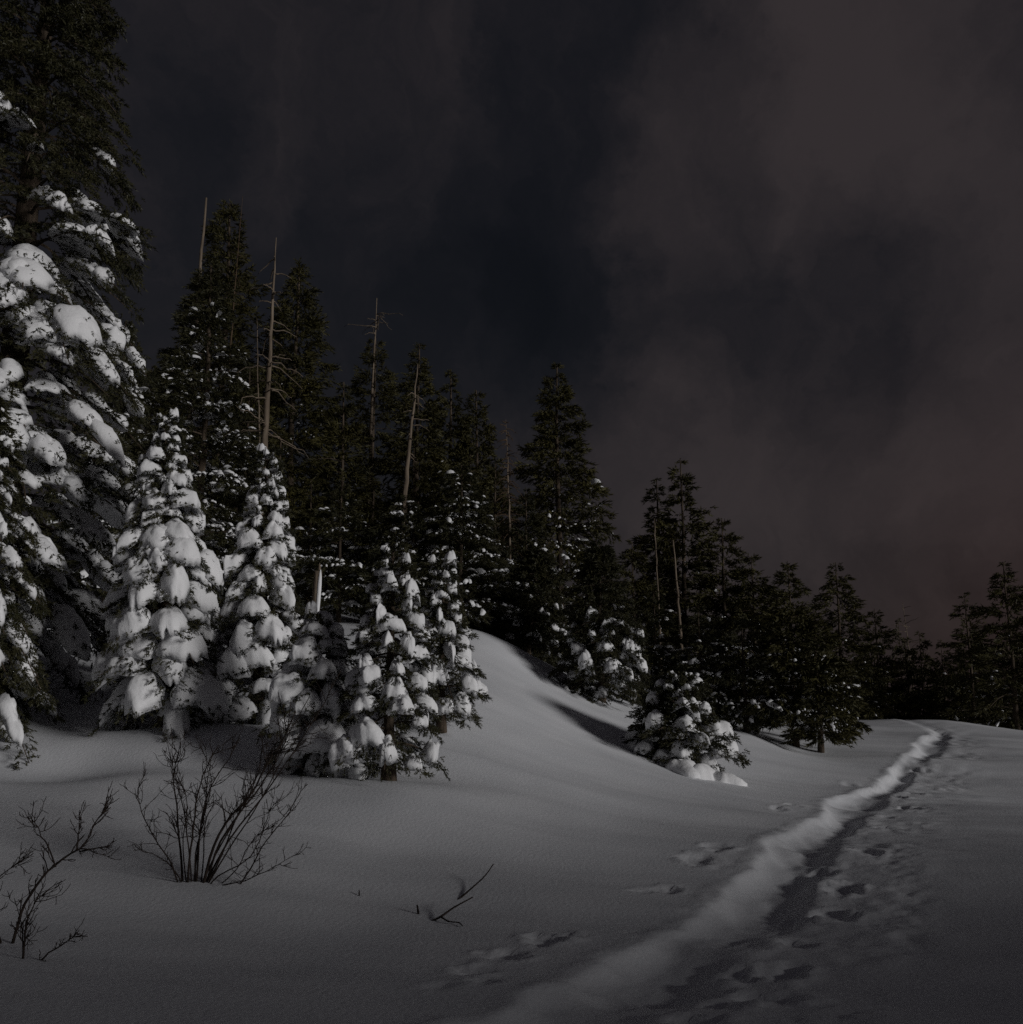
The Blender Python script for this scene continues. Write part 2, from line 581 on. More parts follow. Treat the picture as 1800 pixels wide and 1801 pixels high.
def tufts(mb, pos, dr, sc, temps, r, mat=0):
    """vectorised: a needle tuft at every pos, pointing along dr"""
    n = len(pos)
    if n == 0:
        return
    dr = unit(dr)
    ref = unit(r.normal(size=(n, 3)))
    a = unit(np.cross(dr, ref))
    b = np.cross(dr, a)
    which = r.integers(0, len(temps), n)
    for k, T in enumerate(temps):
        m = which == k
        if not m.any():
            continue
        V = (pos[m][:, None, :] + sc[m][:, None, None] * (T[None, :, 0, None] * dr[m][:, None, :] + T[None, :, 1, None] * a[m][:, None, :] + T[None, :, 2, None] * b[m][:, None, :]))
        V = V.reshape(-1, 3)
        mb.add(V, np.arange(len(V)).reshape(-1, 3), mat)


class Bough:
    """centre line with a downward bend and a flat spray around it (local to the tree)"""

    def __init__(s, h, az, L, rise, droop, width, r0=0.0):
        s.h, s.az, s.L, s.rise, s.droop, s.width, s.r0 = h, az, L, rise, droop, width, r0
        s.out = np.array([math.cos(az), math.sin(az), 0])
        s.side = np.array([-math.sin(az), math.cos(az), 0])

    def centre(s, t):
        t = np.asarray(t, float)
        return np.array([0, 0, s.h]) + s.out * (s.r0 + s.L * t)[..., None] + np.array([0, 0, 1.0]) * (s.L * (s.rise * t - s.droop * t ** 2))[..., None]

    def wid(s, t):
        return s.width * s.L * np.clip(np.sin(PI * np.clip(0.06 + 0.80 * t, 0, 1)), 0, 1) ** 0.8

    def tangent(s, t):
        t = np.asarray(t, float)
        d = s.out * np.ones(t.shape)[..., None] + np.array([0, 0, 1.0]) * (s.rise - 2 * s.droop * t)[..., None]
        return unit(d)

    def point(s, t, v, up=0.0, sag=0.35):
        """v in -1..1 across the spray"""
        t = np.asarray(t, float)
        v = np.asarray(v, float)
        tg = s.tangent(t)
        nm = unit(np.cross(tg, np.broadcast_to(s.side, tg.shape)))
        nm = nm * np.sign(nm[..., 2:3] + 1e-6)
        w = s.wid(t)
        return s.centre(t) + s.side * (v * w)[..., None] - np.array([0, 0, 1.0]) * (sag * np.abs(v) ** 1.7 * w)[..., None] + nm * np.broadcast_to(up, t.shape)[..., None]


def bough_foliage(mb, b, n, size, temps, r, mat=0, fringe=0.0):
    t = r.uniform(0.12, 1.0, n) ** 0.75
    v = r.uniform(-1, 1, n)
    if fringe:
        k = r.random(n) < fringe
        v[k] = np.sign(v[k]) * r.uniform(0.75, 1.08, k.sum())
    pos = b.point(t, v) - np.array([0, 0, 1.0]) * (r.uniform(0.0, 0.9, n) * size * 0.7)[:, None]
    dr = b.tangent(t) * 0.75 + b.side * (np.sign(v) * (0.25 + 0.6 * np.abs(v)))[:, None] + r.normal(size=(n, 3)) * 0.28
    dr[:, 2] -= 0.12
    tufts(mb, pos, dr, size * r.uniform(0.7, 1.3, n), temps, r, mat)


def bough_limb(mb, b, rad, mat=1, ns=4, seg=6):
    t = np.linspace(0, 0.95, seg)
    v, f = tube(b.centre(t) - np.array([0, 0, 0.02]), rad * (1 - 0.8 * t), ns)
    mb.add(v, f, mat)


def snow_cap(mb, b, t0, t1, wf, thick, r, nr=5, nt_=22, v0=0.0, mat=0, lobes=None):
    """pillow of snow lying along a bough from t0 to t1; its rim breaks into fingers"""
    nl = lobes or int(r.integers(5, 9))
    ph = r.uniform(0, 2 * PI)
    th = np.linspace(0, 2 * PI, nt_, endpoint=False)
    amp = r.uniform(0.09, 0.22) * (0.35 + 0.65 * np.clip(np.cos(th) * 0.7 + 0.6, 0, 1))
    lob = np.abs(np.sin(nl * 0.5 * th + ph + 0.5 * np.sin(th * 2 + ph * 2))) ** 0.8
    jag = r.normal(size=nt_) * 0.06
    B = 1.0 - amp + 2 * amp * lob + jag
    rr = np.linspace(0, 1, nr + 1)[1:] ** 0.8
    R, TH = np.meshgrid(rr, th, indexing='ij')
    BB = 1 + (B[None, :] - 1) * R ** 1.5
    cu, su = np.cos(TH) * R * BB, np.sin(TH) * R * BB
    tc_, ta = 0.5 * (t0 + t1), 0.5 * (t1 - t0)
    t = tc_ + ta * cu
    v = v0 + wf * su
    hump = np.clip(1 - R ** 3.0, 0, 1) ** 0.62
    groove = 1 - 0.20 * R * (1 - lob[None, :])
    s1, s2 = r.uniform(0, 100, 2)
    bumps = 1 + 0.75 * vnoise(cu * 2.0 + s1, su * 2.0 + s2, 5) + 0.35 * vnoise(cu * 5 + s2, su * 5 + s1, 6)
    up = thick * hump * groove * bumps
    top = b.point(t, v, up, 0.42)
    top[..., 2] -= thick * 0.55 * R ** 4
    bot = b.point(t, v * 0.9, -0.10 * thick * (1 - R ** 2), 0.42)
    bot[..., 2] -= thick * 0.55 * R ** 4 * 0.95 + 0.03 * thick
    ct = b.point(np.array([tc_]), np.array([v0]), thick * (1 + 0.5 * float(vnoise(np.array([s1]), np.array([s2]), 5)[0])), 0.42)
    cb = b.point(np.array([tc_]), np.array([v0]), -0.1 * thick, 0.42)
    N = nr * nt_
    V = np.concatenate([top.reshape(-1, 3), bot[:-1].reshape(-1, 3), ct, cb])
    f = []
    j = np.arange(nt_)
    k = (j + 1) % nt_
    for i in range(nr - 1):
        a0, a1 = i * nt_, (i + 1) * nt_
        f += [np.stack([a0 + j, a1 + j, a1 + k], 1), np.stack([a0 + j, a1 + k, a0 + k], 1)]
        c0 = N + i * nt_
        c1 = N + (i + 1) * nt_ if i + 1 < nr - 1 else (nr - 1) * nt_
        f += [np.stack([c0 + j, c1 + k, c1 + j], 1), np.stack([c0 + j, c0 + k, c1 + k], 1)]
    iT, iB = N + (nr - 1) * nt_, N + (nr - 1) * nt_ + 1
    f += [np.stack([np.full(nt_, iT), j, k], 1), np.stack([np.full(nt_, iB), N + k, N + j], 1)]
    mb.add(V, np.concatenate(f), mat)


def fleck_template(seed):
    r = np.random.default_rng(seed)
    th = np.linspace(0, 2 * PI, 7, endpoint=False)
    k = r.uniform(0.7, 1.25, 7)
    V = [np.array([[0, 0, 0.42]])]
    V.append(np.c_[0.62 * np.cos(th) * k, 0.36 * np.sin(th) * k, np.full(7, 0.26)])
    V.append(np.c_[1.0 * np.cos(th) * k, 0.55 * np.sin(th) * k, np.full(7, -0.12) + r.normal(size=7) * 0.08])
    V = np.concatenate(V)
    j = np.arange(7)
    q = (j + 1) % 7
    f = np.concatenate([np.stack([0 * j, 1 + j, 1 + q], 1), np.stack([1 + j, 8 + j, 8 + q], 1), np.stack([1 + j, 8 + q, 1 + q], 1)])
    return V, f


FLECKS = [fleck_template(900 + k) for k in range(5)]


def flecks(mb, pos, dr, sc, r):
    """little pats of snow caught on the sprays"""
    n = len(pos)
    if n == 0:
        return
    dr = unit(dr)
    b = unit(np.cross(np.array([0, 0, 1.0]) + r.normal(size=(n, 3)) * 0.25, dr))
    c = np.cross(dr, b)
    which = r.integers(0, len(FLECKS), n)
    for k, (T, Fc) in enumerate(FLECKS):
        m = which == k
        if not m.any():
            continue
        V = pos[m][:, None, :] + sc[m][:, None, None] * (T[None, :, 0, None] * dr[m][:, None, :] + T[None, :, 1, None] * b[m][:, None, :] + T[None, :, 2, None] * c[m][:, None, :])
        nf = np.arange(m.sum())[:, None, None] * len(T) + Fc[None]
        mb.add(V.reshape(-1, 3), nf.reshape(-1, 3))


def trunk_part(parent, height, r0, seed, mat=M_BARK, sink=0.6, bend=0.02, top_r=0.15, name='trunk'):
    r = np.random.default_rng(seed)
    n = max(8, int(height * 1.6))
    z = np.linspace(-sink, height, n)
    f = np.clip(z / height, 0, 1)
    wob = np.stack([np.sin(f * 5 + r.uniform(0, 6)), np.cos(f * 4 + r.uniform(0, 6))], 1) * bend * height * f[:, None] * (1 - f)[:, None]
    pts = np.c_[wob, z]
    rad = r0 * ((1 - f) * (1 - top_r) + top_r) * (1 + 0.35 * np.exp(-f * 18)) * (1 + 0.05 * r.normal(size=n))
    mb = MB()
    mb.add(*tube(pts, np.maximum(rad, 0.008), 10))
    return link(name, mb.mesh(name, [mat]), parent)


def spot(px, py, Y):
    """foot of a thing whose top is at that pixel, at distance Y; returns x, y, ground z and height"""
    p = P(px, py, Y)
    z = Hs(p[0], Y)
    return p[0], Y, z, p[2] - z


def profile(f, R, shape, bare):
    g = np.clip((f - bare) / (1 - bare), 0, 1)
    base = (1 - g) ** shape
    return R * base * np.clip(0.55 + g / 0.12 * 0.45, 0, 1)


def hero_fir(name, label, px, py, Y, R, n, seed, heavy=1.0, shape=0.75, bare=0.06, droop=(0.35, 0.9), size=0.11, ntuft=60, width=0.42, cap=True, snow_top=1.0,
             thick=0.15, group=None, lmin=0.28, view_only=False, capw=0.95, ncap=1, capt=(0.10, 0.30), rise0=0.0, lean=0.0, wvar=0.18, poke=0.0):
    """a fir built bough by bough; every bough carries its own load of snow"""
    r = np.random.default_rng(seed)
    x, y, z, h = spot(px, py, Y)
    x += lean
    z = Hs(x, y)
    root = empty(name, (x, y, z))
    root.rotation_euler = (0, -math.asin(lean / h), 0)
    tag(root, label, 'tree', group)
    trunk_part(root, h * 0.985, 0.018 * h + 0.03, seed)
    ga = 2.39996
    az0 = r.uniform(0, 6)
    cams = math.atan2(-y, -x)
    for i in range(n):
        f = bare + (0.985 - bare) * (((i + 0.5) / n) ** 0.82)
        az = az0 + i * ga + r.uniform(-0.3, 0.3)
        L = max(profile(f, R, shape, bare) * r.uniform(0.82, 1.18), lmin * r.uniform(0.7, 1.2))
        if view_only and abs((az - cams + PI) % (2 * PI) - PI) > 2.3:
            continue
        dr_ = r.uniform(*droop) * (0.45 + 0.55 * min(1, (1 - f) * 3))
        rise = rise0 + r.uniform(0.0, 0.30) + 0.35 * f ** 2
        b = Bough(h * f, az, L, rise, dr_, width * r.uniform(1 - wvar, 1 + wvar) * (1.0 if L > 0.5 else 1.35))
        mb = MB()
        mb2 = mb
        nn = int(ntuft * (0.35 + 0.65 * min(1.6, (L / 1.1) ** 1.3)))
        bough_foliage(mb, b, nn, size, TUFT_NEAR, r, 0, 0.45)
        bough_limb(mb, b, 0.012 + 0.012 * L)
        cm = None
        load = heavy * (1.0 if f < snow_top else max(0.0, 1 - (f - snow_top) * 5))
        if cap and r.random() < load:
            cm = MB()
            for q in range(ncap if ncap == 1 else int(r.integers(2, ncap + 1))):
                k = r.uniform(0.55, 1.25)
                T = thick * k * min(1.25, 0.45 + 0.55 * L)
                if ncap == 1:
                    t0 = r.uniform(*capt)
                    snow_cap(cm, b, t0, r.uniform(max(0.80, t0 + 0.25), 1.0), capw * r.uniform(0.7, 1.08), T, r)
                    n_ = int(poke * (5 + 9 * L))
                    tt_ = r.uniform(t0, 1, n_)
                    vv_ = r.uniform(-0.95, 0.95, n_)
                    tufts(mb2, b.point(tt_, vv_, T * r.uniform(0.1, 0.7, n_)), b.tangent(tt_) + r.normal(size=(n_, 3)) * 0.45, size * r.uniform(0.6, 1.0, n_), TUFT_NEAR, r)
                else:
                    t0 = r.uniform(*capt)
                    snow_cap(cm, b, t0, min(1.0, t0 + r.uniform(0.13, 0.30)), capw * r.uniform(0.35, 0.8), T * r.uniform(0.6, 1.0), r, 4, 14, v0=r.uniform(-0.45, 0.45))
                    # needles that stick out through the snow
                    n_ = int(2 + 2.5 * L)
                    tt_ = r.uniform(t0, min(1, t0 + 0.4), n_)
                    vv_ = r.uniform(-0.9, 0.9, n_)
                    tufts(mb2, b.point(tt_, vv_, T * r.uniform(0.2, 0.75, n_)), b.tangent(tt_) + r.normal(size=(n_, 3)) * 0.45, size * r.uniform(0.6, 1.0, n_), TUFT_NEAR, r)
        bo = link('bough', mb.mesh('bough', [M_NEEDLE, M_BARK], False), root)
        if cm:
            if ncap == 1:
                link('snow_cap', cm.mesh('snow_cap', [M_CAP]), bo)
            else:
                link('snow_load', cm.mesh('snow_load', [M_CAP]), bo)['kind'] = 'stuff'
    return root


def far_conifer(name, label, px, py, Y, R, seed, snow=0.0, snow_h=0.5, shape=0.8, bare=0.08, dens=1.0, size=0.30, ragged=0.25, droop=(0.15, 0.6), gaps=0.0, group=None,
                mat=M_DARK, capk=1.0, trunk_mat=M_BARK, trunk_r=None, cat='tree', per_m=9.0):
    """a conifer farther off: trunk, crown of needle sprays and the snow caught in it"""
    r = np.random.default_rng(seed)
    x, y, z, h = spot(px, py, Y)
    root = empty(name, (x, y, z))
    tag(root, label, cat, group)
    trunk_part(root, h * 0.99, trunk_r or (0.012 * h + 0.03), seed, trunk_mat)
    nb = int(h * per_m * (0.8 + 0.2 * dens))
    cm, sm = MB(), MB()
    ns = 0
    phs = r.uniform(0, 6, 3)
    for i in range(nb):
        whorl = int((i + 0.5) / 6)
        f = bare + (0.99 - bare) * (whorl + 0.5 + r.normal() * 0.36) / (nb / 6.0)
        f = float(np.clip(f, bare, 0.99))
        az = i * 2.39996 + r.uniform(-0.5, 0.5)
        L = profile(f, R, shape, bare) * (1 + ragged * (r.normal() * 0.6 + 0.8 * math.sin(f * 23 + phs[0] + 1.5 * math.sin(az + phs[1])))) + 0.05
        L = float(np.clip(L, 0.08, R * 1.3 * (1.01 - f) ** 0.75))
        if r.random() < gaps:
            continue
        b = Bough(h * f, az, L, r.uniform(-0.05, 0.30) + 0.35 * f, r.uniform(*droop), 0.25 * r.uniform(0.8, 1.3))
        nn = max(3, int(dens * 26 * (0.30 + 0.70 * (L / 1.5)) * (0.3 / size) ** 1.2))
        bough_foliage(cm, b, nn, size * (0.45 + 0.55 * min(1, L / 0.9)), TUFT_FAR, r, 0, 0.25)
        if i % 3 == 0:
            bough_limb(cm, b, 0.010 + 0.010 * L, 1, 3, 4)
        ps = snow * float(np.clip((snow_h - f) / max(snow_h, 0.01) * 1.6, 0, 1)) ** 0.8
        if ps > 0:
            q = int(r.poisson(11.0 * ps * (0.4 + 0.6 * L)))
            if q:
                t_, v_ = r.uniform(0.25, 1.0, q), r.uniform(-0.95, 0.95, q)
                sz = np.clip(r.lognormal(-2.55, 0.45, q), 0.03, 0.26) * capk
                flecks(sm, b.point(t_, v_, 0.02 + 0.25 * sz), b.tangent(t_) + r.normal(size=(q, 3)) * 0.3, sz, r)
                ns += q
    link('crown', cm.mesh('crown', [mat, M_BARK], False), root)
    if ns:
        so_ = link('snow_load', sm.mesh('snow_load', [M_CAP]), root)
        so_['kind'] = 'stuff'
    return root


def snag(name, label, top, mid, Y, r0, seed, nb=14, bl=0.9, mat=M_DEAD, down=0.3, cat='dead tree', group=None, tw=0, zone=(0.25, 0.97), depth=None, topr=0.12):
    """a dead stem through two pixels with bare limbs; runs down to the snow"""
    r = np.random.default_rng(seed)
    a, m = P(*top, Y), P(*mid, Y)
    gx = m[0] + (m[0] - a[0]) * 0.5 * (m[2] - Hs(m[0], Y)) / max(0.5, a[2] - m[2])
    gz = Hs(gx, Y)
    root = empty(name, (gx, Y, gz))
    tag(root, label, cat, group)
    o = np.array([gx, Y, gz])
    ctrl = np.array([[0, 0, -0.5], m - o, a - o])
    zz = np.linspace(-0.5, ctrl[2, 2], 24)
    pts = np.c_[np.interp(zz, ctrl[:, 2], ctrl[:, 0]), np.interp(zz, ctrl[:, 2], ctrl[:, 1]), zz]
    for _ in range(3):
        pts[1:-1, :2] = (pts[:-2, :2] + 2 * pts[1:-1, :2] + pts[2:, :2]) / 4
    pts[1:-1, :2] += r.normal(size=(22, 2)) * 0.012
    f = np.linspace(0, 1, 24)
    mb = MB()
    mb.add(*tube(pts, r0 * (1 - f * (1 - topr)) * (1 + 0.05 * r.normal(size=24)), 8))
    link('trunk', mb.mesh('trunk', [mat]), root)
    hh = ctrl[2, 2]
    for i in range(nb):
        fz = r.uniform(*zone)
        p0 = np.array([np.interp(fz * hh, zz, pts[:, 0]), np.interp(fz * hh, zz, pts[:, 1]), fz * hh])
        az = r.uniform(0, 2 * PI)
        L = bl * r.uniform(0.4, 1.3) * (1.15 - 0.8 * fz)
        t = np.linspace(0, 1, 7)
        up = r.uniform(-0.1, 0.35)
        q = p0 + np.outer(t * L, [math.cos(az), math.sin(az), 0]) + np.outer(L * (up * t - down * r.uniform(0.4, 1.8) * t ** 2), [0, 0, 1])
        q[1:] += r.normal(size=(6, 3)) * 0.03 * L
        bm = MB()
        bm.add(*tube(q, np.maximum(0.026 * (1 - 0.7 * t) * (r0 / 0.12) ** 0.5, 0.006), 4))
        for k in range(tw):
            s = r.uniform(0.25, 1)
            c = np.array([np.interp(s, t, q[:, d]) for d in range(3)])
            dv = unit(np.array([math.cos(az), math.sin(az), -0.3]) + r.normal(size=3) * 0.7) * L * r.uniform(0.15, 0.35)
            bm.add(*tube(np.array([c, c + dv * 0.5 + [0, 0, 0.01], c + dv]), [0.007, 0.006, 0.004], 3))
        link('branch', bm.mesh('branch', [mat if tw == 0 else M_TWIGD]), root)
    return root


# ---- near snow-laden firs
hero_fir('fir_tree', 'tall dark fir rising out of the frame, snow on its lower boughs', 112, -330, 18.0, 3.5, 300, 1, heavy=0.95, shape=0.60, bare=0.05,
         droop=(0.42, 0.95), size=0.19, ntuft=76, width=0.19, wvar=0.4, snow_top=0.46, thick=0.16, view_only=True, ncap=6, capt=(0.2, 0.82), capw=1.1, rise0=0.0)
hero_fir('fir_tree', 'smaller snow-draped fir cut by the left edge, drooping branch over the snow', -22, 690, 15.2, 1.85, 110, 2, heavy=0.95, shape=0.6, droop=(0.65, 1.2), size=0.13,
         ntuft=110, width=0.22, wvar=0.4, thick=0.14, ncap=5, capt=(0.2, 0.75), capw=1.0)
hero_fir('fir_tree', 'fir thickly plastered with snow caps from tip to foot, whitest of all', 290, 728, 15.7, 1.36, 116, 3, heavy=1.0, shape=0.62, droop=(0.4, 0.85), width=0.36, wvar=0.5, thick=0.21, ntuft=80, capw=0.95, size=0.11, lean=0.36, poke=0.1, capt=(0.12, 0.42), rise0=-0.15)
hero_fir('fir_tree', 'slender snow-capped fir with a pointed white tip, beside the whitest fir', 472, 786, 16.5, 1.25, 98, 4, heavy=0.97, shape=0.74, droop=(0.35, 0.8), width=0.34, wvar=0.5, thick=0.20, ntuft=80, capw=0.97, size=0.11, poke=0.1, capt=(0.15, 0.45), rise0=-0.1)
hero_fir('fir_tree', 'small dome-topped shaded fir behind the bare willow shrub', 564, 1075, 13.9, 0.95, 40, 5, heavy=0.98, shape=0.45, droop=(0.35, 0.75), width=0.48, wvar=0.3, thick=0.23, ntuft=90, capw=0.9, size=0.10, poke=0.2, rise0=-0.1)
hero_fir('fir_tree', 'young open fir with lumpy snow pads, right of the small dome-topped fir', 692, 962, 13.3, 0.95, 70, 6, heavy=0.92, shape=0.58, droop=(0.3, 0.85), width=0.35, wvar=0.5, thick=0.19, ntuft=90, capw=0.9, capt=(0.3, 0.6), size=0.10, poke=0.25)
hero_fir('fir_tree', 'narrow young fir with snow pads at the foot of the bright snow slope', 780, 985, 16.6, 0.95, 62, 7, heavy=0.92, shape=0.62, droop=(0.3, 0.85), width=0.35, wvar=0.5, thick=0.19, ntuft=85, capw=0.9, capt=(0.3, 0.6), size=0.11, poke=0.25)
hero_fir('fir_tree', 'snow-spotted fir in the hollow beyond the bright slope', 1055, 955, 25.3, 1.65, 125, 8, heavy=0.85, shape=0.65, droop=(0.25, 0.65), width=0.24, wvar=0.35, thick=0.17, size=0.17, ntuft=72, snow_top=0.45, ncap=3, capw=1.15, capt=(0.25, 0.75))
hero_fir('fir_tree', 'thin leaning fir with a bare lower trunk on the rim of the bright slope', 948, 975, 28.3, 1.5, 95, 9, heavy=0.7, shape=0.6, bare=0.12, droop=(0.25, 0.6), width=0.25, wvar=0.35, thick=0.12, size=0.19, ntuft=70, snow_top=0.45, ncap=3, capt=(0.3, 0.75), capw=0.9, lean=-0.4)
hero_fir('pine_tree', 'squat broad young pine with snow heaped round its foot, alone on the slope edge', 1190, 1188, 20.6, 1.5, 66, 10, heavy=0.85, shape=0.5, bare=0.08, droop=(0.05, 0.6), width=0.27, wvar=0.3, thick=0.16, size=0.16, ntuft=70, capt=(0.25, 0.6), capw=0.95, poke=0.3)

# ---- snow-dusted firs behind them
far_conifer('fir_tree', 'tall bushy fir dusted with snow behind the whitest fir', 372, 462, 27.0, 2.7, 21, snow=1.0, snow_h=0.85, shape=0.62, dens=1.5, size=0.24, mat=M_NEEDLE, per_m=12, capk=1.25)
far_conifer('fir_tree', 'shadowy dusted fir squeezed between the tall left fir and the bushy one', 222, 560, 25.5, 2.0, 22, snow=1.0, snow_h=1.0, dens=1.4, size=0.24, mat=M_NEEDLE, per_m=12, capk=1.2)
far_conifer('fir_tree', 'broad fir speckled with snow directly above the bright slope', 812, 815, 27.0, 2.0, 23, snow=1.1, snow_h=0.95, shape=0.6, dens=1.6, size=0.20, mat=M_NEEDLE, per_m=14, capk=1.0)
far_conifer('fir_tree', 'snow-flecked fir behind the young open fir, at the foot of a pale leaning trunk', 715, 868, 27.0, 1.8, 24, snow=1.0, snow_h=1.0, shape=0.55, dens=1.5, size=0.21, mat=M_NEEDLE, per_m=14)
far_conifer('fir_tree', 'dim snow-flecked fir between the pointed white fir and the young open fir', 602, 850, 27.0, 1.7, 25, snow=1.0, snow_h=0.9, shape=0.6, dens=1.5, size=0.22, mat=M_NEEDLE, per_m=13)
far_conifer('fir_tree', 'lightly dusted low fir beside the thin dead spruce', 925, 860, 29.5, 1.7, 26, snow=0.8, snow_h=0.7, shape=0.7, dens=1.4, size=0.24, mat=M_NEEDLE, per_m=12)

far_conifer('fir_tree', 'small dim dusted fir straight behind the squat young pine', 1150, 1040, 29.5, 1.45, 27, snow=0.7, snow_h=0.8, shape=0.6, dens=1.4, size=0.24, mat=M_NEEDLE, per_m=13)
far_conifer('fir_tree', 'small dim dusted fir behind and right of the squat young pine', 1228, 1065, 28.0, 1.30, 28, snow=0.7, snow_h=0.8, shape=0.6, dens=1.4, size=0.24, mat=M_NEEDLE, per_m=13)
far_conifer('fir_tree', 'low dusted fir left of the conifer beside the track', 1305, 1085, 27.5, 1.30, 29, snow=0.7, snow_h=0.8, shape=0.6, dens=1.4, size=0.24, mat=M_NEEDLE, per_m=13)

# ---- tall dark conifers
D = [
    ('ragged tall conifer with a blunt clumped top, highest of the far left group', 405, 352, 40, 3.5, 0.55, 0.12, 0.45, 0.0),
    ('tall dark conifer right of the long bare snag', 527, 458, 40, 3.0, 0.65, 0.30, 0.40, 0.10),
    ('dark conifer with a sharp tip left of the dead-topped tree', 605, 668, 36, 2.3, 0.8, 0.05, 0.25, 0.0),
    ('narrow dark conifer just right of the pale leaning trunk', 738, 600, 38, 2.2, 0.7, 0.15, 0.30, 0.0),
    ('dark conifer with a pointed crown in the middle clump', 793, 646, 43, 2.6, 0.75, 0.05, 0.30, 0.0),
    ('dark blunt-topped conifer at the right end of the middle clump', 838, 682, 43, 2.3, 0.55, 0.05, 0.35, 0.0),
    ('tallest broad spire in the middle, standing clear against the sky', 980, 638, 32, 3.0, 0.72, 0.03, 0.20, 0.0),
    ('slim dark spire left of the twin pale stems', 1155, 838, 37, 1.9, 0.80, 0.05, 0.28, 0.0),
    ('dark layered conifer above the twin pale stems', 1197, 806, 36, 2.5, 0.75, 0.10, 0.35, 0.05),
    ('dark open-branched pine with a thin leader right of the twin pale stems', 1270, 908, 34, 2.5, 0.70, 0.08, 0.35, 0.10),
    ('dark conifer with bare trunk foot standing beside the track', 1386, 988, 27.5, 2.0, 0.75, 0.15, 0.28, 0.0),
    ('rounded dark conifer joined to the one beside the track', 1432, 1070, 27.0, 1.45, 0.6, 0.10, 0.3, 0.0),
    ('dark conifer filling in behind the squat young pine', 1322, 975, 33, 2.2, 0.65, 0.04, 0.30, 0.0),
    ('far conical conifer with a neat tip beyond the snow crest', 1470, 986, 46, 2.9, 0.72, 0.05, 0.20, 0.0),
    ('low dark conifer left of the slim spire, over the squat young pine', 1112, 950, 34, 1.9, 0.6, 0.05, 0.35, 0.05),
    ('far conifer with a pale pole in front, beyond the crest', 1538, 1068, 55, 2.2, 0.7, 0.05, 0.3, 0.0),
    ('far yellow-brown conifer left of the dark edge trees', 1697, 1040, 52, 2.2, 0.75, 0.05, 0.35, 0.05),
    ('dark open-topped conifer near the right edge, over the far brown one', 1765, 986, 43, 3.0, 0.75, 0.04, 0.35, 0.0),
    ('black conifer cut by the right edge beyond the snow crest', 1830, 985, 44, 3.0, 0.75, 0.04, 0.3, 0.0),
    ('dark conifer in the gap left of the tallest middle spire', 872, 812, 36, 2.0, 0.7, 0.04, 0.3, 0.0),
    ('low dark conifer behind the pointed white fir', 548, 842, 32, 1.7, 0.65, 0.05, 0.3, 0.0),
    ('dark conifer behind the bushy dusted fir, left of the long bare snag', 440, 640, 36, 2.4, 0.65, 0.1, 0.3, 0.0),
    ('dark conifer half hidden behind the tall left fir', 268, 640, 33, 2.0, 0.65, 0.05, 0.3, 0.0),
]
for i, (lab, px, py, Y, R, shp, bare, rag, gaps) in enumerate(D):
    far_conifer('conifer_tree', lab, px, py, Y, R * 1.02, 300 + i, snow=0.6 if Y < 36 else 0.15, snow_h=0.6, shape=shp + 0.13, bare=bare, ragged=rag, gaps=gaps,
                dens=1.4 if Y < 36 else 1.2, size=0.31 if Y < 36 else 0.40, per_m=11 if Y < 36 else 9, droop=(0.1, 0.5))
# the far treeline beyond the crest and the trees deep in the wood: a few grown trees, copied with their parts
fr = np.random.default_rng(5)
PROTO = []


def treeline(label, group, places, first):
    for i, (px, py, Y, R) in enumerate(places):
        if i < first or not PROTO:
            r_ = far_conifer('conifer_tree', label, px, py, Y, R, 500 + 7 * len(PROTO), shape=(0.8, 0.65, 0.9, 0.7)[i % 4], bare=0.02, ragged=0.3, dens=1.0, size=0.40, per_m=9, group=group)
            PROTO.append((r_, spot(px, py, Y)[3], R))
            continue
        src, h0, R0 = PROTO[int(fr.integers(0, len(PROTO)))]
        x, y, z, h = spot(px, py, Y)
        c = src.copy()
        COL.objects.link(c)
        c.location = (x, y, z)
        c.rotation_euler = (0, 0, fr.uniform(0, 6.28))
        c.scale = (R / R0, R / R0, h / h0)
        tag(c, label, 'tree', group)
        for ch in src.children:
            k = ch.copy()
            COL.objects.link(k)
            k.parent = c


treeline('dark conifer in the far treeline beyond the snow crest', 'far treeline beyond the snow crest',
         [(1440 + i * 19 + fr.uniform(-10, 10), fr.uniform(1085, 1165), fr.uniform(52, 68), fr.uniform(1.3, 2.0)) for i in range(22)], 4)
treeline('dim conifer deep in the wood behind the middle trees', 'deep wood behind the middle trees',
         [(930 + i * 52 + fr.uniform(-15, 15), fr.uniform(1030, 1090), fr.uniform(42, 50), fr.uniform(1.6, 2.2)) for i in range(10)], 1)
treeline('dim conifer deep in the wood on the hill behind the snowy firs', 'deep wood behind the snowy firs',
         [(190 + i * 78 + fr.uniform(-15, 15), fr.uniform(760, 860), fr.uniform(34, 42), fr.uniform(1.8, 2.3)) for i in range(9)], 1)

# ---- dead stems
snag('dead_snag', 'pale bare pole tapering above the bushy dusted fir', (363, 348), (351, 490), 27.5, 0.15, 41, nb=3, bl=0.35, zone=(0.72, 0.9), topr=0.2)
snag('dead_snag', 'longest bare snag with short drooping twigs left of a dark conifer', (486, 418), (466, 770), 27.0, 0.19, 42, nb=42, bl=1.7, zone=(0.45, 0.98), topr=0.08)
snag('dead_snag', 'thin grey dead stem standing close to the longest bare snag', (452, 560), (457, 790), 28.0, 0.07, 43, nb=12, bl=0.7, zone=(0.5, 0.98))
snag('dead_snag', 'thin brown dead leader in front of the ragged tall conifer', (427, 345), (415, 480), 37.0, 0.06, 44, mat=M_TWIGD, nb=16, bl=0.8, zone=(0.7, 0.98))
snag('dead_snag', 'pale leaning trunk bare over most of its length, in the middle clump', (735, 640), (714, 850), 29.5, 0.17, 45, nb=16, bl=1.0, zone=(0.55, 0.98))
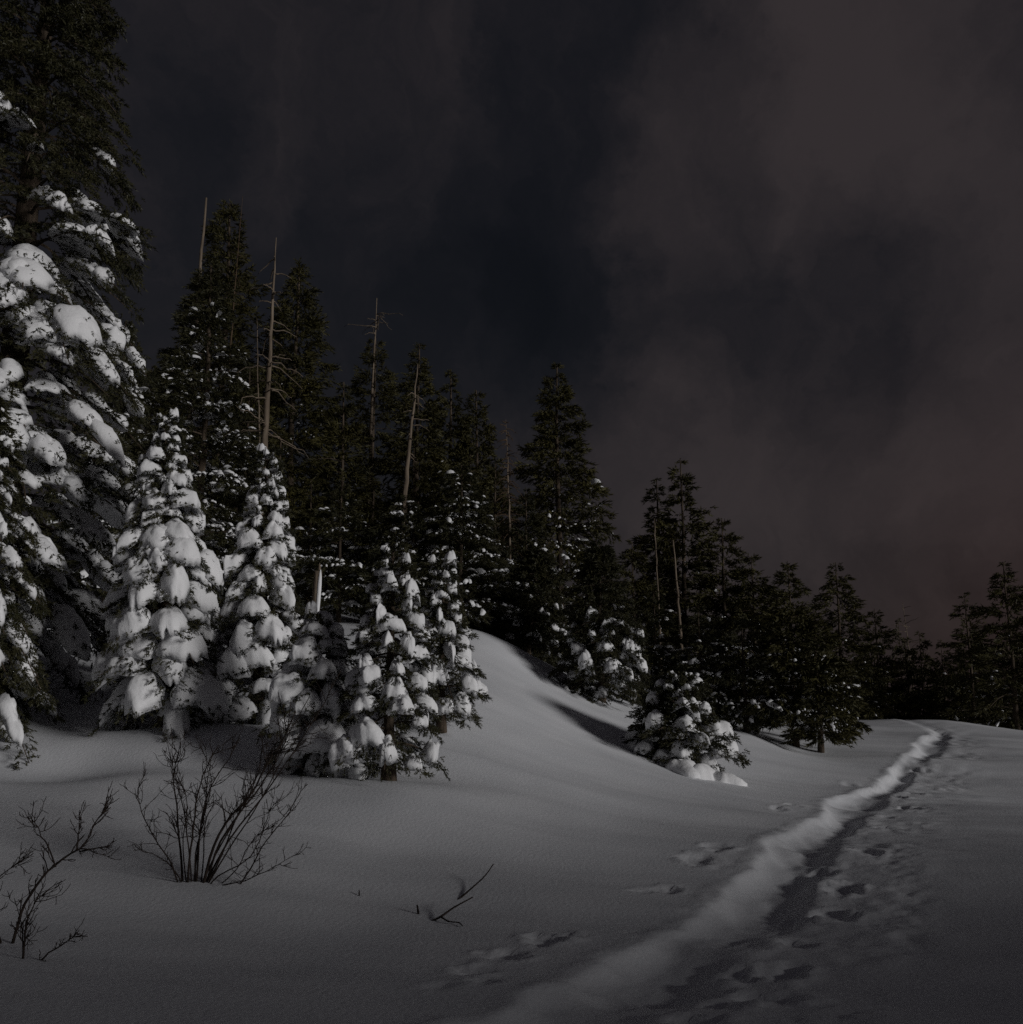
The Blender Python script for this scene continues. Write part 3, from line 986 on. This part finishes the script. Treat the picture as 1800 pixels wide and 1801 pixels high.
snag('dead_snag', 'thin dead spruce bristling with fine brown twigs', (890, 738), (896, 900), 29.0, 0.075, 46, nb=90, bl=0.75, zone=(0.42, 0.99), tw=4, down=0.5, mat=M_DEAD)
snag('dead_snag', 'longer of the twin pale stems over the squat young pine', (1184, 950), (1194, 1060), 31.5, 0.09, 47, nb=8, bl=0.6, zone=(0.5, 0.95), topr=0.3)
snag('dead_snag', 'thinner of the twin pale stems over the squat young pine', (1151, 912), (1158, 1040), 31.8, 0.06, 48, nb=6, bl=0.5, zone=(0.5, 0.95), topr=0.3)
snag('dead_snag', 'far dead tree with fine bare side branches beyond the crest', (1588, 1060), (1597, 1120), 57, 0.09, 49, nb=30, bl=2.0, zone=(0.4, 0.97), down=0.05)
snag('dead_snag', 'thin pale pole beyond the crest, left of the far dead tree', (1543, 1096), (1547, 1145), 56, 0.07, 50, nb=2, bl=0.3)
# broken, dead-topped tree in the middle clump
far_conifer('conifer_tree', 'dead-topped conifer with crooked bare limbs above clumped foliage', 661, 590, 41, 2.6, 61, shape=0.40, bare=0.25, ragged=0.55, gaps=0.25, dens=1.3, size=0.30, per_m=8, droop=(0.0, 0.35))
snag('dead_snag', 'crooked bare leader with long curved limbs on the dead-topped conifer', (663, 524), (657, 640), 40.5, 0.16, 62, nb=12, bl=2.9, zone=(0.86, 0.95), down=0.25)


def stump():
    x, y, z, h = spot(553, 1005, 21.0)
    h = max(h, 1.2)
    root = empty('broken_stump', (x, y, z))
    tag(root, 'short broken stump with a strip of snow, right of the pointed white fir', 'stump')
    t = np.linspace(-0.4, h, 9)
    mb = MB()
    mb.add(*tube(np.c_[0.10 * t / h, 0 * t, t], 0.13 - 0.03 * np.clip(t / h, 0, 1), 9))
    mb.add(*tube(np.c_[np.full(3, 0.13), np.zeros(3), [h - 0.05, h + 0.12, h + 0.22]], [0.06, 0.035, 0.008], 5))
    link('trunk', mb.mesh('trunk', [M_DEAD]), root)
    t2 = np.linspace(h * 0.45, h + 0.03, 8)
    mb = MB()
    mb.add(*tube(np.c_[0.10 * t2 / h + 0.07, -0.07 + 0 * t2, t2], [0.02, 0.04, 0.05, 0.055, 0.055, 0.055, 0.045, 0.015], 8))
    link('snow_strip', mb.mesh('snow_strip', [M_CAP]), root)


stump()


# ------------------------------------------------------------------ bare shrubs and twigs
def to_world(poly, Y, dY=0.0):
    n = len(poly)
    return np.array([P(px, py, Y + dY * i / max(1, n - 1)) for i, (px, py) in enumerate(poly)])


def resample(p, n):
    s = np.r_[0, np.cumsum(np.linalg.norm(np.diff(p, axis=0), axis=1))]
    q = np.linspace(0, s[-1], n)
    out = np.stack([np.interp(q, s, p[:, d]) for d in range(3)], 1)
    for _ in range(2):
        out[1:-1] = (out[:-2] + 2 * out[1:-1] + out[2:]) / 4
    return out


def stem(root, o, pts, r0, r, ntw, tl, depth=2):
    n = max(6, int(len(pts) * 3))
    c = resample(pts, n)
    kink = np.cumsum(r.normal(size=(n, 3)) * 0.013, axis=0)
    c = c + (kink - np.linspace(0, 1, n)[:, None] * kink[-1]) * np.linspace(0, 1, n)[:, None]
    mb = MB()
    fr_ = np.linspace(0, 1, n)
    mb.add(*tube(c - o, np.maximum(r0 * (1 - 0.72 * fr_), 0.0028), 6))
    st = link('stem', mb.mesh('stem', [M_SHRUB]), root)
    tm = MB()
    cnt = 0

    def twig(p, d, L, rad, lev):
        nonlocal cnt
        k = 5
        q = [p]
        dd = d
        for _ in range(k):
            dd = unit(dd + r.normal(size=3) * 0.16 + np.array([0, 0, 0.07]))
            q.append(q[-1] + dd * L / k)
        q = np.array(q)
        tm.add(*tube(q - o, np.linspace(rad, 0.0022, k + 1), 4))
        cnt += 1
        if lev > 0:
            for _ in range(int(r.integers(2, 5))):
                i = int(r.integers(1, k + 1))
                twig(q[i], unit(dd + r.normal(size=3) * 0.65), L * r.uniform(0.3, 0.55), rad * 0.7, lev - 1)
    for _ in range(int(ntw * 2.2)):
        i = int(r.uniform(0.35, 1.0) * (n - 1))
        d = unit(c[min(i + 1, n - 1)] - c[max(i - 1, 0)])
        dv = unit(d + r.normal(size=3) * np.array([0.75, 0.35, 0.6]))
        twig(c[i], dv, tl * r.uniform(0.5, 1.3), max(r0 * 0.36, 0.0036), depth - 1)
    if cnt:
        t_ = link('twigs', tm.mesh('twigs', [M_SHRUB]), st)
        t_['kind'] = 'stuff'


def shrub(label, foot, Y, stems, seed, r0=0.014):
    r = np.random.default_rng(seed)
    b = P(foot[0], foot[1], Y)
    g = Hs(b[0], Y)
    root = empty('willow_shrub', (b[0], Y, g))
    tag(root, label, 'shrub')
    o = np.array([b[0], Y, g])
    for poly, rr, ntw, tl, dY in stems:
        w = to_world(poly, Y, dY)
        g0 = Hs(w[0, 0], w[0, 1])
        if w[0, 2] - g0 < 0.16:          # a stem of its own; the others fork off higher up
            w[0, 2] = g0 - 0.12
        stem(root, o, w, r0 * rr, r, ntw, tl)


shrub('many-stemmed bare willow shrub standing in the snow before the dome-topped fir', (350, 1548), 9.45, [
    ([(322, 1560), (320, 1520), (312, 1430), (305, 1340), (318, 1306)], 1.3, 9, 0.26, 0.1),
    ([(330, 1562), (335, 1500), (345, 1420), (350, 1360), (385, 1310)], 1.2, 8, 0.25, -0.2),
    ([(345, 1562), (350, 1480), (360, 1400), (395, 1350), (420, 1300)], 1.1, 8, 0.25, 0.25),
    ([(355, 1562), (372, 1490), (400, 1440), (440, 1400), (482, 1330), (520, 1250)], 1.5, 9, 0.28, -0.3),
    ([(358, 1562), (385, 1480), (430, 1420), (470, 1370), (505, 1300), (545, 1225)], 1.2, 8, 0.3, 0.3),
    ([(320, 1560), (300, 1510), (270, 1470), (250, 1420), (245, 1370)], 0.9, 7, 0.22, -0.3),
    ([(325, 1560), (312, 1530), (280, 1505), (255, 1500), (232, 1485)], 0.8, 4, 0.14, -0.2),
    ([(345, 1562), (343, 1500), (360, 1430), (365, 1380), (362, 1330)], 1.0, 6, 0.22, 0.2),
    ([(360, 1562), (380, 1540), (420, 1525), (450, 1500), (470, 1440), (500, 1390)], 0.8, 5, 0.2, -0.4),
    ([(362, 1560), (400, 1555), (440, 1550), (480, 1530), (530, 1502)], 0.8, 5, 0.17, -0.4),
    ([(371, 1609), (400, 1585), (430, 1540), (455, 1500), (465, 1480), (510, 1420), (540, 1380)], 0.9, 6, 0.18, -0.1),
    ([(340, 1562), (352, 1450), (375, 1390), (372, 1350), (352, 1300)], 0.8, 6, 0.2, 0.4),
    ([(352, 1562), (360, 1490), (358, 1440), (390, 1400), (408, 1530)], 0.7, 1, 0.12, 0.1),
    ([(338, 1562), (330, 1450), (322, 1400), (290, 1300), (288, 1288)], 0.8, 6, 0.18, 0.2),
    ([(348, 1562), (380, 1500), (415, 1440), (450, 1360), (462, 1290)], 0.9, 6, 0.22, 0.5),
    ([(352, 1562), (405, 1470), (470, 1395), (535, 1290), (600, 1180)], 1.0, 7, 0.28, 0.2),
    ([(356, 1562), (420, 1462), (462, 1400), (500, 1320), (570, 1240)], 0.8, 7, 0.26, -0.2),
    ([(354, 1562), (395, 1500), (440, 1380), (476, 1320), (512, 1270)], 0.9, 7, 0.28, 0.4),
    ([(330, 1562), (318, 1480), (330, 1400), (300, 1350), (285, 1320)], 0.7, 6, 0.2, 0.1),
    ([(366, 1562), (420, 1530), (440, 1470), (500, 1440), (525, 1400)], 0.6, 6, 0.18, -0.2),
], 71, 0.0115)
shrub('sparse forked shrub leaning from the lower left corner of the snow', (18, 1650), 7.6, [
    ([(18, 1655), (40, 1595), (80, 1535), (115, 1508), (145, 1490), (165, 1440), (195, 1420)], 1.3, 9, 0.22, 0.2),
    ([(145, 1497), (185, 1490), (205, 1478)], 0.7, 3, 0.10, 0.0),
    ([(12, 1640), (-10, 1610), (-25, 1570), (10, 1540), (60, 1500)], 0.8, 6, 0.18, 0.2),
    ([(98, 1525), (85, 1480), (62, 1450), (50, 1430)], 0.7, 5, 0.15, 0.1),
    ([(135, 1495), (142, 1450), (140, 1425)], 0.7, 4, 0.12, 0.1),
], 72, 0.012)
shrub('low twiggy sprig poking up below the sparse forked shrub', (40, 1690), 7.15, [
    ([(40, 1697), (45, 1640), (62, 1590), (70, 1570), (100, 1560)], 1.0, 8, 0.16, 0.15),
    ([(42, 1692), (80, 1680), (120, 1660), (140, 1635)], 0.9, 6, 0.10, -0.1),
    ([(40, 1690), (38, 1630), (25, 1580)], 0.7, 5, 0.14, 0.1),
], 73, 0.011)


shrub('thin bare sprig sticking out of the shaded snow beside the left fir', (70, 1222), 17.6, [
    ([(68, 1225), (85, 1212), (105, 1211), (125, 1210)], 0.9, 5, 0.20, 0.1),
    ([(68, 1222), (85, 1205), (100, 1192), (118, 1180)], 0.9, 6, 0.22, 0.2),
    ([(66, 1222), (72, 1200), (90, 1180), (104, 1165)], 0.8, 6, 0.2, -0.2),
], 74, 0.016)


def twig_thing(name, label, polys, rad, cat='twig'):
    """a stick half sunk in the snow; each point is a pixel and how far it lies before (-) or behind the foot"""
    f = ground_hit(*polys[0][0][:2])
    o = np.array([f[0], f[1], Hs(*f)])
    mb = MB()
    for i, poly in enumerate(polys):
        w = np.array([P(p[0], p[1], f[1] + p[2]) for p in poly])
        g = H(w[:, 0], w[:, 1])
        w[:, 2] = np.maximum(w[:, 2], g + 0.004)
        if i == 0:
            w[0, 2] = g[0] - 0.03
        c = resample(w, 14)
        mb.add(*tube(c - o, np.linspace(rad, rad * 0.5, 14) * (1.0 if i == 0 else 0.75), 6))
    tag(link(name, mb.mesh(name, [M_SHRUB]), None, o), label, cat)


twig_thing('fallen_twig', 'single curved dark twig lying on the open snow', [[(795, 1582, 0), (835, 1558, .25), (855, 1540, .4), (868, 1520, .5)]], 0.011)
twig_thing('fallen_twig', 'forked dark twig on the snow just below the curved one', [[(750, 1612, 0), (776, 1613, -.02), (795, 1598, .12), (832, 1578, .3)], [(776, 1613, -.02), (790, 1622, -.15), (808, 1622, -.15), (814, 1629, -.25)]], 0.012)
twig_thing('twig_tip', 'short dark twig stub left of the forked twig', [[(737, 1604, 0), (735, 1598, .03), (734, 1592, .05)]], 0.015)
twig_thing('twig_tip', 'tiny dark speck of a twig on the snow, right of the willow shrub', [[(632, 1574, 0), (632, 1570, .02), (632, 1566, .04)]], 0.011)
twig_thing('fallen_branch', 'small dark branch on the far snow below the far conical conifer', [[(1500, 1283, 0), (1510, 1276, .3), (1524, 1277, .2)]], 0.05, 'branch')


def snow_lump(label, px, Y, w, hgt, seed):
    r = np.random.default_rng(seed)
    d = pix_dir(px, 1200)
    x = d[0] * Y / d[1]
    z = Hs(x, Y)
    nth, nr = 24, 8
    V = []
    for i in range(nr):
        a = i / (nr - 1) * PI / 2
        for j in range(nth):
            t = 2 * PI * j / nth
            k = 1 + 0.22 * math.sin(2 * t + seed) + 0.13 * math.sin(5 * t + 2 * seed) + 0.03 * r.normal()
            k *= 1 + 0.12 * math.sin(3 * t + 4 * a + seed)
            V.append((w * k * math.cos(a) * math.cos(t), w * k * math.cos(a) * math.sin(t), hgt * math.sin(a) * (1 + 0.2 * math.sin(2 * t + 2 * seed) * math.cos(a)) - 0.14))
    V = np.array(V)
    f = []
    for i in range(nr - 1):
        for j in range(nth):
            k = (j + 1) % nth
            f += [(i * nth + j, i * nth + k, (i + 1) * nth + k), (i * nth + j, (i + 1) * nth + k, (i + 1) * nth + j)]
    mb = MB()
    mb.add(V, f)
    tag(link('snow_lump', mb.mesh('snow_lump', [M_CAP]), None, (x, Y, z)), label, 'snow lump')


snow_lump('small rounded lump of snow left of the whitest fir', 153, 23.0, 0.2, 0.36, 3)
snow_lump('large smooth snow heap under the squat young pine, nearest its trunk', 1190, 19.6, 0.52, 0.40, 4)
snow_lump('rounded snow heap under the squat young pine, right of the large heap', 1228, 19.6, 0.42, 0.42, 6)
snow_lump('smallest snow heap under the squat young pine, at its outer right', 1262, 19.6, 0.40, 0.34, 8)
